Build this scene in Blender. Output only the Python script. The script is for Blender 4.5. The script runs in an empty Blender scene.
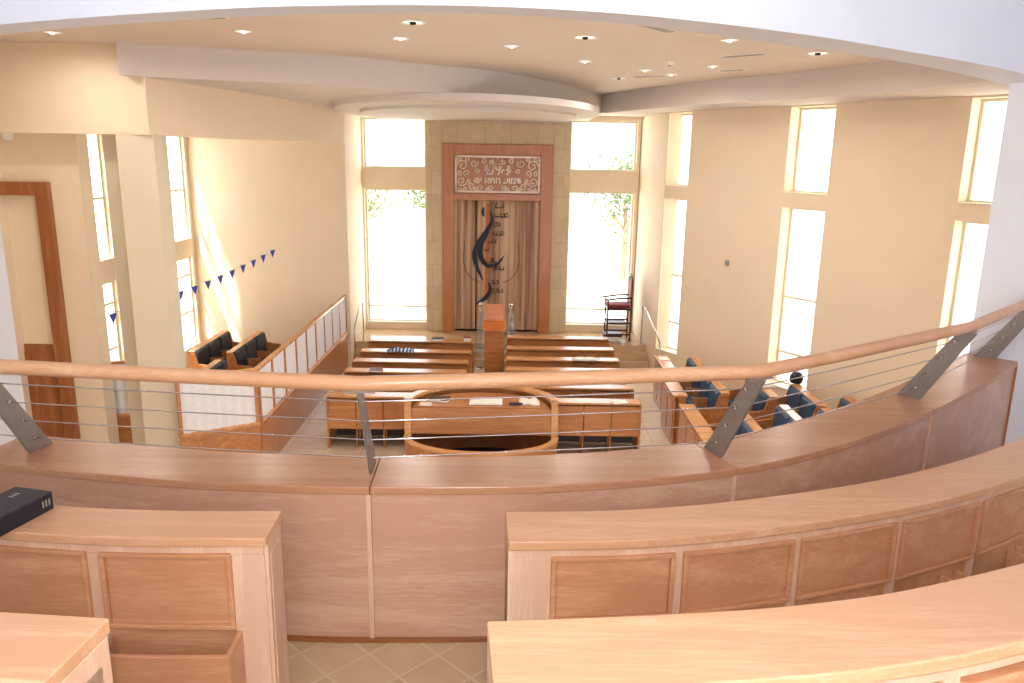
import bpy, math, random
from mathutils import Vector, Matrix
random.seed(7)
PI = math.pi
SC = bpy.context.scene
COL = SC.collection

# ------------------------------------------------------------------ camera, sky, sun, exposure
cam_d = bpy.data.cameras.new('camera'); cam = bpy.data.objects.new('camera', cam_d); COL.objects.link(cam)
cam_d.sensor_fit = 'HORIZONTAL'; cam_d.sensor_width = 36.0
cam_d.lens = 36.0 * 784.0 / 1024.0
cam_d.clip_start = 0.05; cam_d.clip_end = 500
cam.matrix_world = Matrix.Translation((0, 0, 4.7)) @ Matrix.Rotation(math.radians(90 - 13.4), 4, 'X') @ Matrix.Rotation(math.radians(0.9), 4, 'Z')
SC.camera = cam
SC.view_settings.view_transform = 'Standard'
SC.view_settings.look = 'None'
SC.view_settings.gamma = 1.0
SC.view_settings.use_curve_mapping = False
SC.view_settings.exposure = 0.15

world = bpy.data.worlds.new('world'); SC.world = world; world.use_nodes = True
wn = world.node_tree; wn.nodes.clear()
wo = wn.nodes.new('ShaderNodeOutputWorld'); wb = wn.nodes.new('ShaderNodeBackground')
wb.inputs['Color'].default_value = (0.86, 0.93, 1.0, 1); wb.inputs['Strength'].default_value = 5.0
wn.links.new(wb.outputs[0], wo.inputs[0])

def lamp(name, kind, loc, energy, color=(1, 1, 1), **kw):
    d = bpy.data.lights.new(name, kind); d.energy = energy; d.color = color
    for k, v in kw.items(): setattr(d, k, v)
    o = bpy.data.objects.new(name, d); o.location = loc; COL.objects.link(o)
    return o
def aim(o, d):
    o.rotation_euler = Vector(d).to_track_quat('-Z', 'Y').to_euler()
sun = lamp('sun', 'SUN', (-20, 5, 30), 18.0, (1, .95, .86), angle=math.radians(2.5)); aim(sun, (.27, .33, -.9))
# the photographer's flash, mounted just above the lens
flash = lamp('camera_flash', 'AREA', (0.0, -0.02, 4.83), 48.0, (1, .97, .95), shape='RECTANGLE', size=.07, size_y=.04)
aim(flash, (0.02, 1, -.1))

# ------------------------------------------------------------------ helpers
def rgb(h):
    h = h.lstrip('#'); v = [int(h[i:i + 2], 16) / 255 for i in (0, 2, 4)]
    return tuple((c / 12.92 if c <= .04045 else ((c + .055) / 1.055) ** 2.4) for c in v) + (1,)

def mat(name, color, rough=.5, metal=0, spec=.5, noise=0, nscale=8, bump=0, coat=0):
    m = bpy.data.materials.new(name); m.use_nodes = True; nt = m.node_tree
    b = nt.nodes['Principled BSDF']
    c = rgb(color) if isinstance(color, str) else color
    b.inputs['Base Color'].default_value = c; b.inputs['Roughness'].default_value = rough
    b.inputs['Metallic'].default_value = metal; b.inputs['Specular IOR Level'].default_value = spec
    b.inputs['Coat Weight'].default_value = coat
    tc = nt.nodes.new('ShaderNodeTexCoord'); n = nt.nodes.new('ShaderNodeTexNoise')
    n.inputs['Scale'].default_value = nscale; n.inputs['Detail'].default_value = 3
    nt.links.new(tc.outputs['Object'], n.inputs['Vector'])
    r = nt.nodes.new('ShaderNodeValToRGB')
    k = noise or .04
    r.color_ramp.elements[0].color = tuple(x * (1 - k) for x in c[:3]) + (1,)
    r.color_ramp.elements[1].color = tuple(min(1, x * (1 + k)) for x in c[:3]) + (1,)
    r.color_ramp.elements[0].position = .3; r.color_ramp.elements[1].position = .7
    nt.links.new(n.outputs['Fac'], r.inputs[0]); nt.links.new(r.outputs[0], b.inputs['Base Color'])
    if bump:
        bp = nt.nodes.new('ShaderNodeBump'); bp.inputs['Strength'].default_value = bump; bp.inputs['Distance'].default_value = .01
        nt.links.new(n.outputs['Fac'], bp.inputs['Height']); nt.links.new(bp.outputs[0], b.inputs['Normal'])
    return m

def wood(name, light, dark, axis='X', rough=.35, fine=1.0, spec=.5):
    m = bpy.data.materials.new(name); m.use_nodes = True; nt = m.node_tree; L = nt.links
    b = nt.nodes['Principled BSDF']; b.inputs['Roughness'].default_value = rough
    b.inputs['Specular IOR Level'].default_value = spec
    tc = nt.nodes.new('ShaderNodeTexCoord'); mp = nt.nodes.new('ShaderNodeMapping')
    s = [14 * fine, 14 * fine, 14 * fine]; s['XYZ'.index(axis)] = 1.1 * fine
    mp.inputs['Scale'].default_value = s
    L.new(tc.outputs['Object'], mp.inputs['Vector'])
    n1 = nt.nodes.new('ShaderNodeTexNoise'); n1.inputs['Scale'].default_value = 1.0; n1.inputs['Detail'].default_value = 4; n1.inputs['Distortion'].default_value = .8
    n2 = nt.nodes.new('ShaderNodeTexNoise'); n2.inputs['Scale'].default_value = 13.0; n2.inputs['Detail'].default_value = 2
    n3 = nt.nodes.new('ShaderNodeTexNoise'); n3.inputs['Scale'].default_value = .9; n3.inputs['Detail'].default_value = 1
    L.new(mp.outputs[0], n1.inputs['Vector']); L.new(mp.outputs[0], n2.inputs['Vector']); L.new(tc.outputs['Object'], n3.inputs['Vector'])
    a = nt.nodes.new('ShaderNodeMath'); a.operation = 'MULTIPLY_ADD'; a.inputs[1].default_value = .5
    L.new(n2.outputs['Fac'], a.inputs[0]); L.new(n1.outputs['Fac'], a.inputs[2])
    a2 = nt.nodes.new('ShaderNodeMath'); a2.operation = 'MULTIPLY_ADD'; a2.inputs[1].default_value = .45
    L.new(n3.outputs['Fac'], a2.inputs[0]); L.new(a.outputs[0], a2.inputs[2])
    r = nt.nodes.new('ShaderNodeValToRGB'); r.color_ramp.elements[0].position = .7; r.color_ramp.elements[1].position = 1.0
    r.color_ramp.elements[0].color = rgb(light); r.color_ramp.elements[1].color = rgb(dark)
    L.new(a2.outputs[0], r.inputs[0]); L.new(r.outputs[0], b.inputs['Base Color'])
    return m

def glassmat(name, tint=(1, 1, 1, 1), gloss=.06):
    m = bpy.data.materials.new(name); m.use_nodes = True; nt = m.node_tree; nt.nodes.clear()
    o = nt.nodes.new('ShaderNodeOutputMaterial'); mx = nt.nodes.new('ShaderNodeMixShader')
    t = nt.nodes.new('ShaderNodeBsdfTransparent'); g = nt.nodes.new('ShaderNodeBsdfGlossy')
    t.inputs[0].default_value = tint; g.inputs['Roughness'].default_value = .02
    mx.inputs[0].default_value = gloss
    nt.links.new(t.outputs[0], mx.inputs[1]); nt.links.new(g.outputs[0], mx.inputs[2]); nt.links.new(mx.outputs[0], o.inputs[0])
    return m

class MB:
    def __init__(s): s.v = []; s.f = []; s.sm = []
    def add(s, vs, fs, smooth=False):
        n = len(s.v); s.v += [tuple(p) for p in vs]; s.f += [tuple(i + n for i in q) for q in fs]; s.sm += [smooth] * len(fs); return s
    def box(s, x0, x1, y0, y1, z0, z1):
        vs = [(x0, y0, z0), (x1, y0, z0), (x1, y1, z0), (x0, y1, z0), (x0, y0, z1), (x1, y0, z1), (x1, y1, z1), (x0, y1, z1)]
        return s.add(vs, [(0, 3, 2, 1), (4, 5, 6, 7), (0, 1, 5, 4), (1, 2, 6, 5), (2, 3, 7, 6), (3, 0, 4, 7)])
    def prism(s, poly, z0, z1):
        a = sum(poly[i][0] * poly[(i + 1) % len(poly)][1] - poly[(i + 1) % len(poly)][0] * poly[i][1] for i in range(len(poly)))
        if a < 0: poly = poly[::-1]
        n = len(poly); vs = [(p[0], p[1], z0) for p in poly] + [(p[0], p[1], z1) for p in poly]
        return s.add(vs, [tuple(range(n - 1, -1, -1)), tuple(range(n, 2 * n))] + [(i, (i + 1) % n, n + (i + 1) % n, n + i) for i in range(n)])
    def slab(s, poly3, vec):
        """solid made from a planar 3D polygon moved along vec"""
        n = len(poly3); v = Vector(vec); p = [Vector(q) for q in poly3]
        nrm = Vector((0, 0, 0))
        for i in range(n): nrm += p[i].cross(p[(i + 1) % n])
        if nrm.dot(v) < 0: p = p[::-1]
        vs = p + [q + v for q in p]
        return s.add(vs, [tuple(range(n - 1, -1, -1)), tuple(range(n, 2 * n))] + [(i, (i + 1) % n, n + (i + 1) % n, n + i) for i in range(n)])
    def beam(s, a, b, w, h, up=(0, 0, 1)):
        a = Vector(a); b = Vector(b); d = (b - a).normalized(); u = Vector(up)
        r = d.cross(u)
        if r.length < 1e-4: r = d.cross(Vector((0, 1, 0)))
        r.normalize(); u = r.cross(d).normalized()
        q = [-r * w / 2 - u * h / 2, r * w / 2 - u * h / 2, r * w / 2 + u * h / 2, -r * w / 2 + u * h / 2]
        vs = [a + k for k in q] + [b + k for k in q]
        return s.add(vs, [(0, 3, 2, 1)[::-1], (4, 5, 6, 7)[::-1], (0, 1, 5, 4)[::-1], (1, 2, 6, 5)[::-1], (2, 3, 7, 6)[::-1], (3, 0, 4, 7)[::-1]])
    def tube(s, pts, r, n=10, ry=None, cap=True):
        pts = [Vector(p) for p in pts]; rs = r if isinstance(r, (list, tuple)) else [r] * len(pts)
        rings = []; prev = None
        for i, p in enumerate(pts):
            d = (pts[min(i + 1, len(pts) - 1)] - pts[max(i - 1, 0)]).normalized()
            if prev is None:
                u = d.cross(Vector((0, 0, 1)))
                if u.length < .05: u = d.cross(Vector((0, 1, 0)))
            else: u = prev - d * prev.dot(d)
            u.normalize(); w = d.cross(u); prev = u
            rings.append([p + (u * math.cos(2 * PI * k / n) + w * math.sin(2 * PI * k / n)) * rs[i] for k in range(n)])
        vs = [q for rg in rings for q in rg]; fs = []
        for i in range(len(pts) - 1):
            for k in range(n): fs.append((i * n + k, i * n + (k + 1) % n, (i + 1) * n + (k + 1) % n, (i + 1) * n + k))
        s.add(vs, fs, True)
        if cap: s.add(rings[0] + rings[-1], [tuple(range(n - 1, -1, -1)), tuple(range(n, 2 * n))])
        return s
    def lathe(s, prof, c=(0, 0, 0), n=24, smooth=True):
        vs = []; fs = []
        for (r, z) in prof:
            for k in range(n): vs.append((c[0] + r * math.cos(2 * PI * k / n), c[1] + r * math.sin(2 * PI * k / n), c[2] + z))
        for i in range(len(prof) - 1):
            for k in range(n): fs.append((i * n + k, i * n + (k + 1) % n, (i + 1) * n + (k + 1) % n, (i + 1) * n + k))
        return s.add(vs, fs, smooth)
    def build(s, name, m, parent=None, bevel=0, shift=True, solid=None):
        me = bpy.data.meshes.new(name)
        off = Vector((0, 0, 0))
        if parent is not None and shift:
            p = parent
            while p is not None: off += p.location; p = p.parent
        me.from_pydata([tuple(Vector(v) - off) for v in s.v], [], s.f)
        me.polygons.foreach_set('use_smooth', s.sm); me.materials.append(m); me.update()
        o = bpy.data.objects.new(name, me); COL.objects.link(o)
        if parent is not None: o.parent = parent
        if bevel:
            b = o.modifiers.new('bevel', 'BEVEL'); b.width = bevel; b.segments = 2; b.limit_method = 'ANGLE'; b.angle_limit = math.radians(40)
        return o

def tag(o, label=None, cat=None, group=None, kind=None):
    if label: o['label'] = label
    if cat: o['category'] = cat
    if group: o['group'] = group
    if kind: o['kind'] = kind
    return o
def thing(name, label, cat, loc=(0, 0, 0), rz=0, group=None):
    o = bpy.data.objects.new(name, None); o.empty_display_size = .1; COL.objects.link(o); o.location = loc; o.rotation_euler = (0, 0, rz)
    return tag(o, label, cat, group)
def single(mb, name, m, label, cat, loc, group=None, bevel=0, rz=0):
    """a thing that is one mesh, modelled around its own base point"""
    o = mb.build(name, m, None, bevel); o.location = loc; o.rotation_euler = (0, 0, rz)
    return tag(o, label, cat, group)
KIDS = {}
def copy_tree(o, parent=None):
    c = o.copy(); COL.objects.link(c); c.parent = parent
    if parent is None:
        for k in ('label',):
            if k in c: del c[k]
    for ch in list(o.children): copy_tree(ch, c)
    return c
def dup(o, loc, rz, label, group=None):
    c = copy_tree(o); c.location = loc; c.rotation_euler = (0, 0, rz); c['label'] = label
    if group: c['group'] = group
    return c
def struct(o, label=None):
    return tag(o, label, None, None, 'structure')

class Curve:
    """Catmull-Rom curve in plan, sampled and parametrised by arc length"""
    def __init__(s, P, n=16):
        P = [Vector((p[0], p[1])) for p in P]; P = [P[0] * 2 - P[1]] + P + [P[-1] * 2 - P[-2]]; s.p = []
        for i in range(1, len(P) - 2):
            a, b, c, d = P[i - 1:i + 3]
            for k in range(n):
                t = k / n
                s.p.append(.5 * ((2 * b) + (c - a) * t + (2 * a - 5 * b + 4 * c - d) * t * t + (3 * b - a - 3 * c + d) * t ** 3))
        s.p.append(P[-2]); s.l = [0]
        for i in range(1, len(s.p)): s.l.append(s.l[-1] + (s.p[i] - s.p[i - 1]).length)
        s.L = s.l[-1]
    def at(s, t, off=0):
        t = max(0, min(s.L, t)); i = 1
        while i < len(s.l) - 1 and s.l[i] < t: i += 1
        k = (t - s.l[i - 1]) / (s.l[i] - s.l[i - 1]); p = s.p[i - 1].lerp(s.p[i], k)
        if off == 0: return p
        return p + s.nrm(t) * off
    def nrm(s, t):
        a = s.at(max(0, t - .06)); b = s.at(min(s.L, t + .06)); d = (b - a).normalized(); return Vector((-d.y, d.x))
    def tx(s, x):
        """arc length where the curve passes a given x"""
        for i in range(1, len(s.p)):
            if s.p[i].x >= x:
                k = (x - s.p[i - 1].x) / (s.p[i].x - s.p[i - 1].x); return s.l[i - 1] + k * (s.l[i] - s.l[i - 1])
        return s.L
def ribbon(mb, c, t0, t1, o0, o1, z0, z1, step=.08):
    n = max(1, int((t1 - t0) / step)); ts = [t0 + (t1 - t0) * i / n for i in range(n + 1)]
    z0f = z0 if callable(z0) else (lambda t: z0); z1f = z1 if callable(z1) else (lambda t: z1)
    o0f = o0 if callable(o0) else (lambda t: o0); o1f = o1 if callable(o1) else (lambda t: o1)
    vs = []
    for t in ts:
        a = c.at(t, o0f(t)) if o0f(t) else c.at(t); b = c.at(t, o1f(t)) if o1f(t) else c.at(t)
        vs += [(a.x, a.y, z0f(t)), (b.x, b.y, z0f(t)), (b.x, b.y, z1f(t)), (a.x, a.y, z1f(t))]
    fs = [(0, 1, 2, 3), tuple(4 * n + k for k in (3, 2, 1, 0))]
    for i in range(n):
        for k in range(4):
            fs.append((4 * i + k, 4 * (i + 1) + k, 4 * (i + 1) + (k + 1) % 4, 4 * i + (k + 1) % 4))
    return mb.add(vs, fs)

def wall(name, p, q, z0, z1, th, openings, m, label=None):
    """wall from p to q, its body lying to the left of p->q; openings = (s0,s1,z0,z1)"""
    p = Vector(p); q = Vector(q); d = (q - p); L = d.length; d.normalize(); n = Vector((-d.y, d.x)) * th
    S = sorted({0, L} | {k for o in openings for k in o[:2]}); Z = sorted({z0, z1} | {k for o in openings for k in o[2:]})
    mb = MB()
    for i in range(len(S) - 1):
        zs = []
        for j in range(len(Z) - 1):
            sc = (S[i] + S[i + 1]) / 2; zc = (Z[j] + Z[j + 1]) / 2
            if not any(o[0] < sc < o[1] and o[2] < zc < o[3] for o in openings):
                if zs and abs(zs[-1][1] - Z[j]) < 1e-6: zs[-1][1] = Z[j + 1]
                else: zs.append([Z[j], Z[j + 1]])
        a = p + d * S[i]; b = p + d * S[i + 1]
        for lo, hi in zs: mb.prism([a, b, b + n, a + n], lo, hi)
    return struct(mb.build(name, m), label)

# ------------------------------------------------------------------ materials
WALL = mat('cream_wall_paint', '#efdcc0', .7, noise=.02, nscale=1.5)
WALLW = mat('white_wall_paint', '#e4e6ee', .7, noise=.02, nscale=1.5)
CEIL = mat('ceiling_plaster', '#e2d5c8', .8, noise=.02, nscale=1.2)
CEILW = mat('white_fascia_plaster', '#d9d0cb', .8, noise=.02, nscale=1.2)
BEECH = wood('beech_wood', '#e3b58e', '#d19d76', 'X', .32)
BEECHP = wood('beech_panel', '#d9a47c', '#c68c64', 'X', .35, .8)
BEECHV = wood('beech_upright', '#ebcbb0', '#dbb194', 'Z', .38)
PAR = wood('parapet_veneer', '#dab298', '#c8997f', 'X', .3, .7)
PARTOP = wood('parapet_top_veneer', '#cb9a7a', '#ba8562', 'X', .28, .8)
RAILW = wood('handrail_wood', '#e6b68e', '#d39c72', 'X', .3)
PEWW = wood('pew_wood', '#cf935e', '#b37443', 'X', .3)
PEWT = wood('pew_top_wood', '#dda474', '#c58854', 'X', .25)
PEWD = wood('pew_back_wood', '#ab7040', '#8f5730', 'X', .35)
ARKW = wood('ark_frame_wood', '#cb8c62', '#b4744a', 'Z', .35)
DOORW = wood('door_wood', '#b9774a', '#9a5c34', 'Z', .35)
BIMW = wood('bimah_wood', '#cb8f60', '#b27446', 'X', .28)
BIMT = wood('bimah_rim_wood', '#e2b183', '#cb935f', 'X', .25)
STEEL = mat('brushed_steel', '#8e857e', .45, .35, noise=.08, nscale=30)
CHROME = mat('chrome', '#c9c9c9', .15, 1)
STONE = None
NAVY = mat('navy_upholstery', '#35506f', .6, noise=.12, nscale=40)
NAVYD = mat('dark_navy_upholstery', '#26384c', .5, noise=.12, nscale=40)
BLACK = mat('black_leatherette', '#1b1e2c', .4, noise=.1, nscale=60)
SILVER = mat('silver_foil', '#b8b8a8', .35, .6)
PAPER = mat('paper', '#efe9e0', .8)
DKBROWN = mat('dark_leather', '#3b2a24', .5)
FRAMEW = mat('painted_window_frame', '#e6dfc8', .5)
WHITEP = mat('white_enamel', '#f2efe8', .4)
GLASS = glassmat('window_glass')
ACR = glassmat('clear_acrylic', (.93, .95, .96, 1), .2)
_n = ACR.node_tree; _d = _n.nodes.new('ShaderNodeBsdfDiffuse'); _d.inputs[0].default_value = (.85, .87, .9, 1); _m = _n.nodes.new('ShaderNodeMixShader'); _m.inputs[0].default_value = .14
_o = next(k for k in _n.nodes if k.type == 'OUTPUT_MATERIAL'); _s = _o.inputs[0].links[0].from_socket
_n.links.new(_s, _m.inputs[1]); _n.links.new(_d.outputs[0], _m.inputs[2]); _n.links.new(_m.outputs[0], _o.inputs[0])
NAVYC = mat('navy_applique', '#22273a', .7)
ORANGE = mat('orange_band', '#b8683a', .7)
INK = mat('dark_embroidery', '#3c2c24', .8)
REDV = mat('red_velvet', '#8c2f33', .7, noise=.1, nscale=50)
MAHOG = wood('dark_mahogany', '#5a2a20', '#3c1a14', 'Z', .3)
LATT = mat('white_painted_lattice', '#f0d9c8', .3, spec=.8)
CURTW = mat('white_voile', '#eceaec', .85, noise=.03, nscale=20)
PENB = mat('blue_pennant_cloth', '#3d56b8', .7)
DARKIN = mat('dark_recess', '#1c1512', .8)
LAMPIN = mat('lamp_reflector', '#f4efe6', .3)
LAMPIN.node_tree.nodes['Principled BSDF'].inputs['Emission Color'].default_value = (1, .93, .82, 1); LAMPIN.node_tree.nodes['Principled BSDF'].inputs['Emission Strength'].default_value = 1.2
GRILLE = mat('grey_grille', '#a8a098', .6)

def brickmat(name, c1, c2, mort, sx, sy, plane='XZ', rough=.6, ms=.012):
    m = bpy.data.materials.new(name); m.use_nodes = True; nt = m.node_tree; L = nt.links
    b = nt.nodes['Principled BSDF']; b.inputs['Roughness'].default_value = rough
    tc = nt.nodes.new('ShaderNodeTexCoord'); sp = nt.nodes.new('ShaderNodeSeparateXYZ'); cb = nt.nodes.new('ShaderNodeCombineXYZ')
    L.new(tc.outputs['Object'], sp.inputs[0]); L.new(sp.outputs[0], cb.inputs[0]); L.new(sp.outputs[2 if plane == 'XZ' else 1], cb.inputs[1])
    mp = nt.nodes.new('ShaderNodeMapping'); L.new(cb.outputs[0], mp.inputs['Vector'])
    if plane == 'XYD': mp.inputs['Rotation'].default_value = (0, 0, PI / 4)
    br = nt.nodes.new('ShaderNodeTexBrick'); br.inputs['Scale'].default_value = 1
    br.inputs['Brick Width'].default_value = sx; br.inputs['Row Height'].default_value = sy; br.inputs['Mortar Size'].default_value = ms
    if plane != 'XZ': br.offset = 0
    br.inputs['Color1'].default_value = rgb(c1); br.inputs['Color2'].default_value = rgb(c2); br.inputs['Mortar'].default_value = rgb(mort)
    L.new(mp.outputs[0], br.inputs['Vector'])
    n = nt.nodes.new('ShaderNodeTexNoise'); n.inputs['Scale'].default_value = 6; n.inputs['Detail'].default_value = 5; L.new(tc.outputs['Object'], n.inputs['Vector'])
    mx = nt.nodes.new('ShaderNodeMix'); mx.data_type = 'RGBA'; mx.blend_type = 'OVERLAY'; mx.inputs[0].default_value = .2
    L.new(br.outputs['Color'], mx.inputs[6]); L.new(n.outputs['Fac'], mx.inputs[7]); L.new(mx.outputs[2], b.inputs['Base Color'])
    return m
STONE = brickmat('jerusalem_stone_cladding', '#d6c4a4', '#ccb896', '#c4b192', .62, .55)
TILE = brickmat('hall_floor_tile', '#dcc8b2', '#d4bea6', '#bda690', .6, .6, 'XY', .16, .006)
TILEG = brickmat('gallery_floor_tile', '#c9ac88', '#bb9d78', '#d0b898', .2, .2, 'XYD', .4, .006)
PLATF = brickmat('platform_stone', '#ceb08c', '#c4a480', '#b49674', .9, .6, 'XY', .12, .005)

# ================================================================== STRUCTURE
# main floor and gallery floor
struct(MB().box(-9, 10, 2.2, 19.3, -.2, 0).build('floor', TILE))
gf = Curve([(-2.6, 3.55), (-1.46, 3.24), (-.56, 3.2), (.2, 3.27), (.97, 3.42), (2.2, 4.2), (3.6, 5.45)])
poly = [tuple(gf.at(gf.L * i / 30)) for i in range(31)] + [(4.3, 4.3), (4.3, -3.2), (-2.6, -3.2)]
struct(MB().prism(poly, 2.35, 2.7).build('floor_gallery', TILEG))
struct(MB().box(-2.5, 4.2, -3.2, 1.62, 2.7, 3.0).build('floor_gallery_tier', TILEG))

# ark wall (Y=19), platform in front of it
wall('wall_ark', (2.95, 19), (-3.65, 19), 0, 6.2, -.35, [(.08, 1.65, .62, 3.87), (.08, 1.65, 4.35, 5.5), (5.06, 6.53, .62, 3.87), (5.06, 6.53, 4.35, 5.5)], WALL)
struct(MB().prism([(-3.62, 19), (-3.62, 17.62), (2.45, 17.62), (3.1, 17.62), (2.98, 19)], 0, .45).build('floor_platform', PLATF))
st = thing('step_flight', 'pale stone steps up to the platform in front of the ark', 'steps', (0, 17.4, 0))
MB().box(-3.6, 3.1, 17.44, 17.62, 0, .3).build('tread', PLATF, st, .004)
MB().box(-3.6, 3.12, 17.26, 17.44, 0, .15).build('tread', PLATF, st, .004)

# alcove side walls and front-facing end wall of the left section
wall('wall_alcove_left', (-3.62, 17.15), (-3.62, 19.35), 0, 6.2, .3, [], WALL)
wall('wall_alcove_right', (2.93, 19.35), (3.18, 16.9), 0, 6.2, .3, [], WALL)
wall('wall_end', (-3.9, 17.2), (-7.3, 17.2), 0, 6.2, -.3, [], WALL)
# left wall, its windows
LW = -7.0
wall('wall_left', (LW, 10.6), (LW, 17.5), 0, 6.2, .16, [(2.0, 3.1, .5, 2.45), (2.0, 3.1, 2.83, 5.1), (5.35, 6.45, .5, 2.45), (5.35, 6.45, 2.83, 5.1)], WALL)
# right wall flares outwards towards the gallery
RD = Vector((.53, -.848)); RD.normalize(); RP = Vector((3.18, 16.905))
ro_ = [(.02, .67), (3.09, 3.99), (6.22, 7.14)]
ops = []
for a, b in ro_: ops += [(a, b, .57, 3.86), (a, b, 4.11, 5.58)]
rq = RP + RD * 11.2
wall('wall_right', tuple(RP), tuple(rq), 0, 6.2, .3, ops, WALL)
wall('wall_right_return', tuple(rq), (3.95, 5.5), 0, 6.2, .3, [], WALL)
# column, beams and door wall on the left
PIL = mat('column_paint', '#dcd0b8', .7, noise=.02, nscale=1.5)
struct(MB().prism([(-5.19, 10.5), (-4.75, 10.62), (-4.75, 11.02), (-5.55, 11.02), (-5.55, 10.85), (-5.19, 10.85)], 0, 4.9).build('trim_1', PIL), 'square cream column with a recessed left face')
struct(MB().prism([(-4.77, 10.6), (-3.615, 17.15), (-3.615, 17.3), (-4.1, 17.3), (-5.15, 11.0)], 4.88, 6.2).build('wall_beam_right', WALL))
struct(MB().box(-9, -4.77, 10.55, 11.0, 4.88, 6.2).build('wall_beam_left', WALL))
wall('wall_door', (-9, 10.9), (-5.93, 10.9), 0, 4.9, .3, [(1.75, 2.5, 0, 4.15)], WALL)
wall('wall_left_return', (-2.6, 3.75), (-9, 10.95), 0, 6.2, .3, [], WALL)
# gallery: side walls, ceiling, curved header
wall('wall_gallery_left', (-2.22, -3.2), (-2.22, 2.55), 2.35, 7, .3, [], WALLW)
wall('wall_gallery_left_pier', (-2.22, 2.5), (-2.41, 3.70), 2.35, 7, .3, [], WALLW)
wall('wall_gallery_right', (4.2, 4.2), (4.2, -3.2), 2.35, 7, .3, [], WALLW)
wall('wall_gallery_right_pier', (3.2, 5.34), (4.2, 4.2), 0, 7, .3, [], WALLW)
wall('wall_gallery_back', (4.2, -3.2), (-2.22, -3.2), 2.35, 7, -.3, [(.6, 2.9, 3.5, 6.2), (3.5, 5.8, 3.5, 6.2)], WALLW)  # unseen wall added to cut the sky fill; openings sized for gallery brightness
struct(MB().box(-2.8, 4.8, -3.4, 6.0, 6.9, 7.1).build('ceiling_gallery', WALLW))
HF = Curve([(-2.42, 3.62), (-1.85, 3.36), (-1.39, 3.17), (-.9, 3.0), (-.4, 2.92), (.0, 2.93), (.5, 3.07), (1.17, 3.43), (1.78, 3.86), (2.63, 4.51), (3.35, 5.2)])
HB = Curve([(-2.5, 3.9), (-1.9, 3.57), (-1.42, 3.36), (-.9, 3.17), (-.4, 3.07), (.0, 3.09), (.52, 3.3), (1.27, 3.79), (2.0, 4.31), (2.8, 5.02), (3.5, 5.75)])
hp = [HF.at(HF.L * i / 48) for i in range(49)]; hq = [HB.at(HB.L * i / 48) for i in range(49)]
mb = MB(); vs = []
for a, b in zip(hp, hq): vs += [(a.x, a.y, 5.2), (b.x, b.y, 5.2), (b.x, b.y, 6.9), (a.x, a.y, 6.9)]
fs = [(0, 1, 2, 3)[::-1], (192, 193, 194, 195)]
for i in range(48):
    for k in range(4): fs.append((4 * i + k, 4 * i + (k + 1) % 4, 4 * i + 4 + (k + 1) % 4, 4 * i + 4 + k))
mb.add(vs, fs)
struct(mb.build('wall_header', WALLW), 'curved white header above the gallery opening')

# hall ceiling: high plate, dropped plates with curved edges
hb = [(p.x, p.y - .1) for p in hq]
struct(MB().prism(hb + [(10, 5.6), (10, 19.4), (-7.17, 19.4), (-7.17, 11.3), (-9.3, 11.3), (-9.3, 3.9)], 6.0, 6.2).build('ceiling', CEIL))
T1 = Curve([(-4.98, 10.32), (-4.6, 10.62), (-3.8, 10.95), (-2.55, 11.45), (-1.4, 12.35), (-.26, 13.35), (.82, 15.2), (1.88, 17.75)])
t1 = [tuple(T1.at(T1.L * i / 40)) for i in range(41)]
struct(MB().prism(t1 + [(1.88, 19.1), (-7.17, 19.1), (-7.17, 10.7), (-4.98, 10.7)], 5.6, 6.02).build('ceiling_drop_left', CEILW))
T2 = Curve([(1.86, 17.8), (3.2, 14.5), (4.3, 12.7), (5.05, 11.0), (5.4, 9.6), (5.5, 7.6)])
t2 = [tuple(T2.at(T2.L * i / 30)) for i in range(31)]
struct(MB().prism(t2 + [(9.1, 7.3), tuple(rq + Vector((.1, .1))), (3.25, 17.0), (3.0, 19.1), (1.86, 19.1)], 5.61, 6.02).build('ceiling_drop_right', CEILW))
c_, ax, ay = (-.95, 16.9), 2.65, 4.35
el = [(c_[0] + ax * math.cos(a), c_[1] + ay * math.sin(a)) for a in [PI + PI * i / 48 for i in range(49)]]
el = [(x + .15 * max(0, (15 - y)) * 0, y) for x, y in el] + [(1.7, 19.05), (-3.6, 19.05)]
struct(MB().prism(el, 5.5, 5.61).build('ceiling_disc', CEILW), 'rounded lowest ceiling tier in front of the ark')
c2 = [(c_[0] + (ax - .45) * math.cos(a), c_[1] + (ay - 1.2) * math.sin(a)) for a in [PI + PI * i / 48 for i in range(49)]]
struct(MB().prism(c2 + [(1.2, 19.05), (-3.1, 19.05)], 5.45, 5.51).build('ceiling_disc_inner', CEILW))

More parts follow.
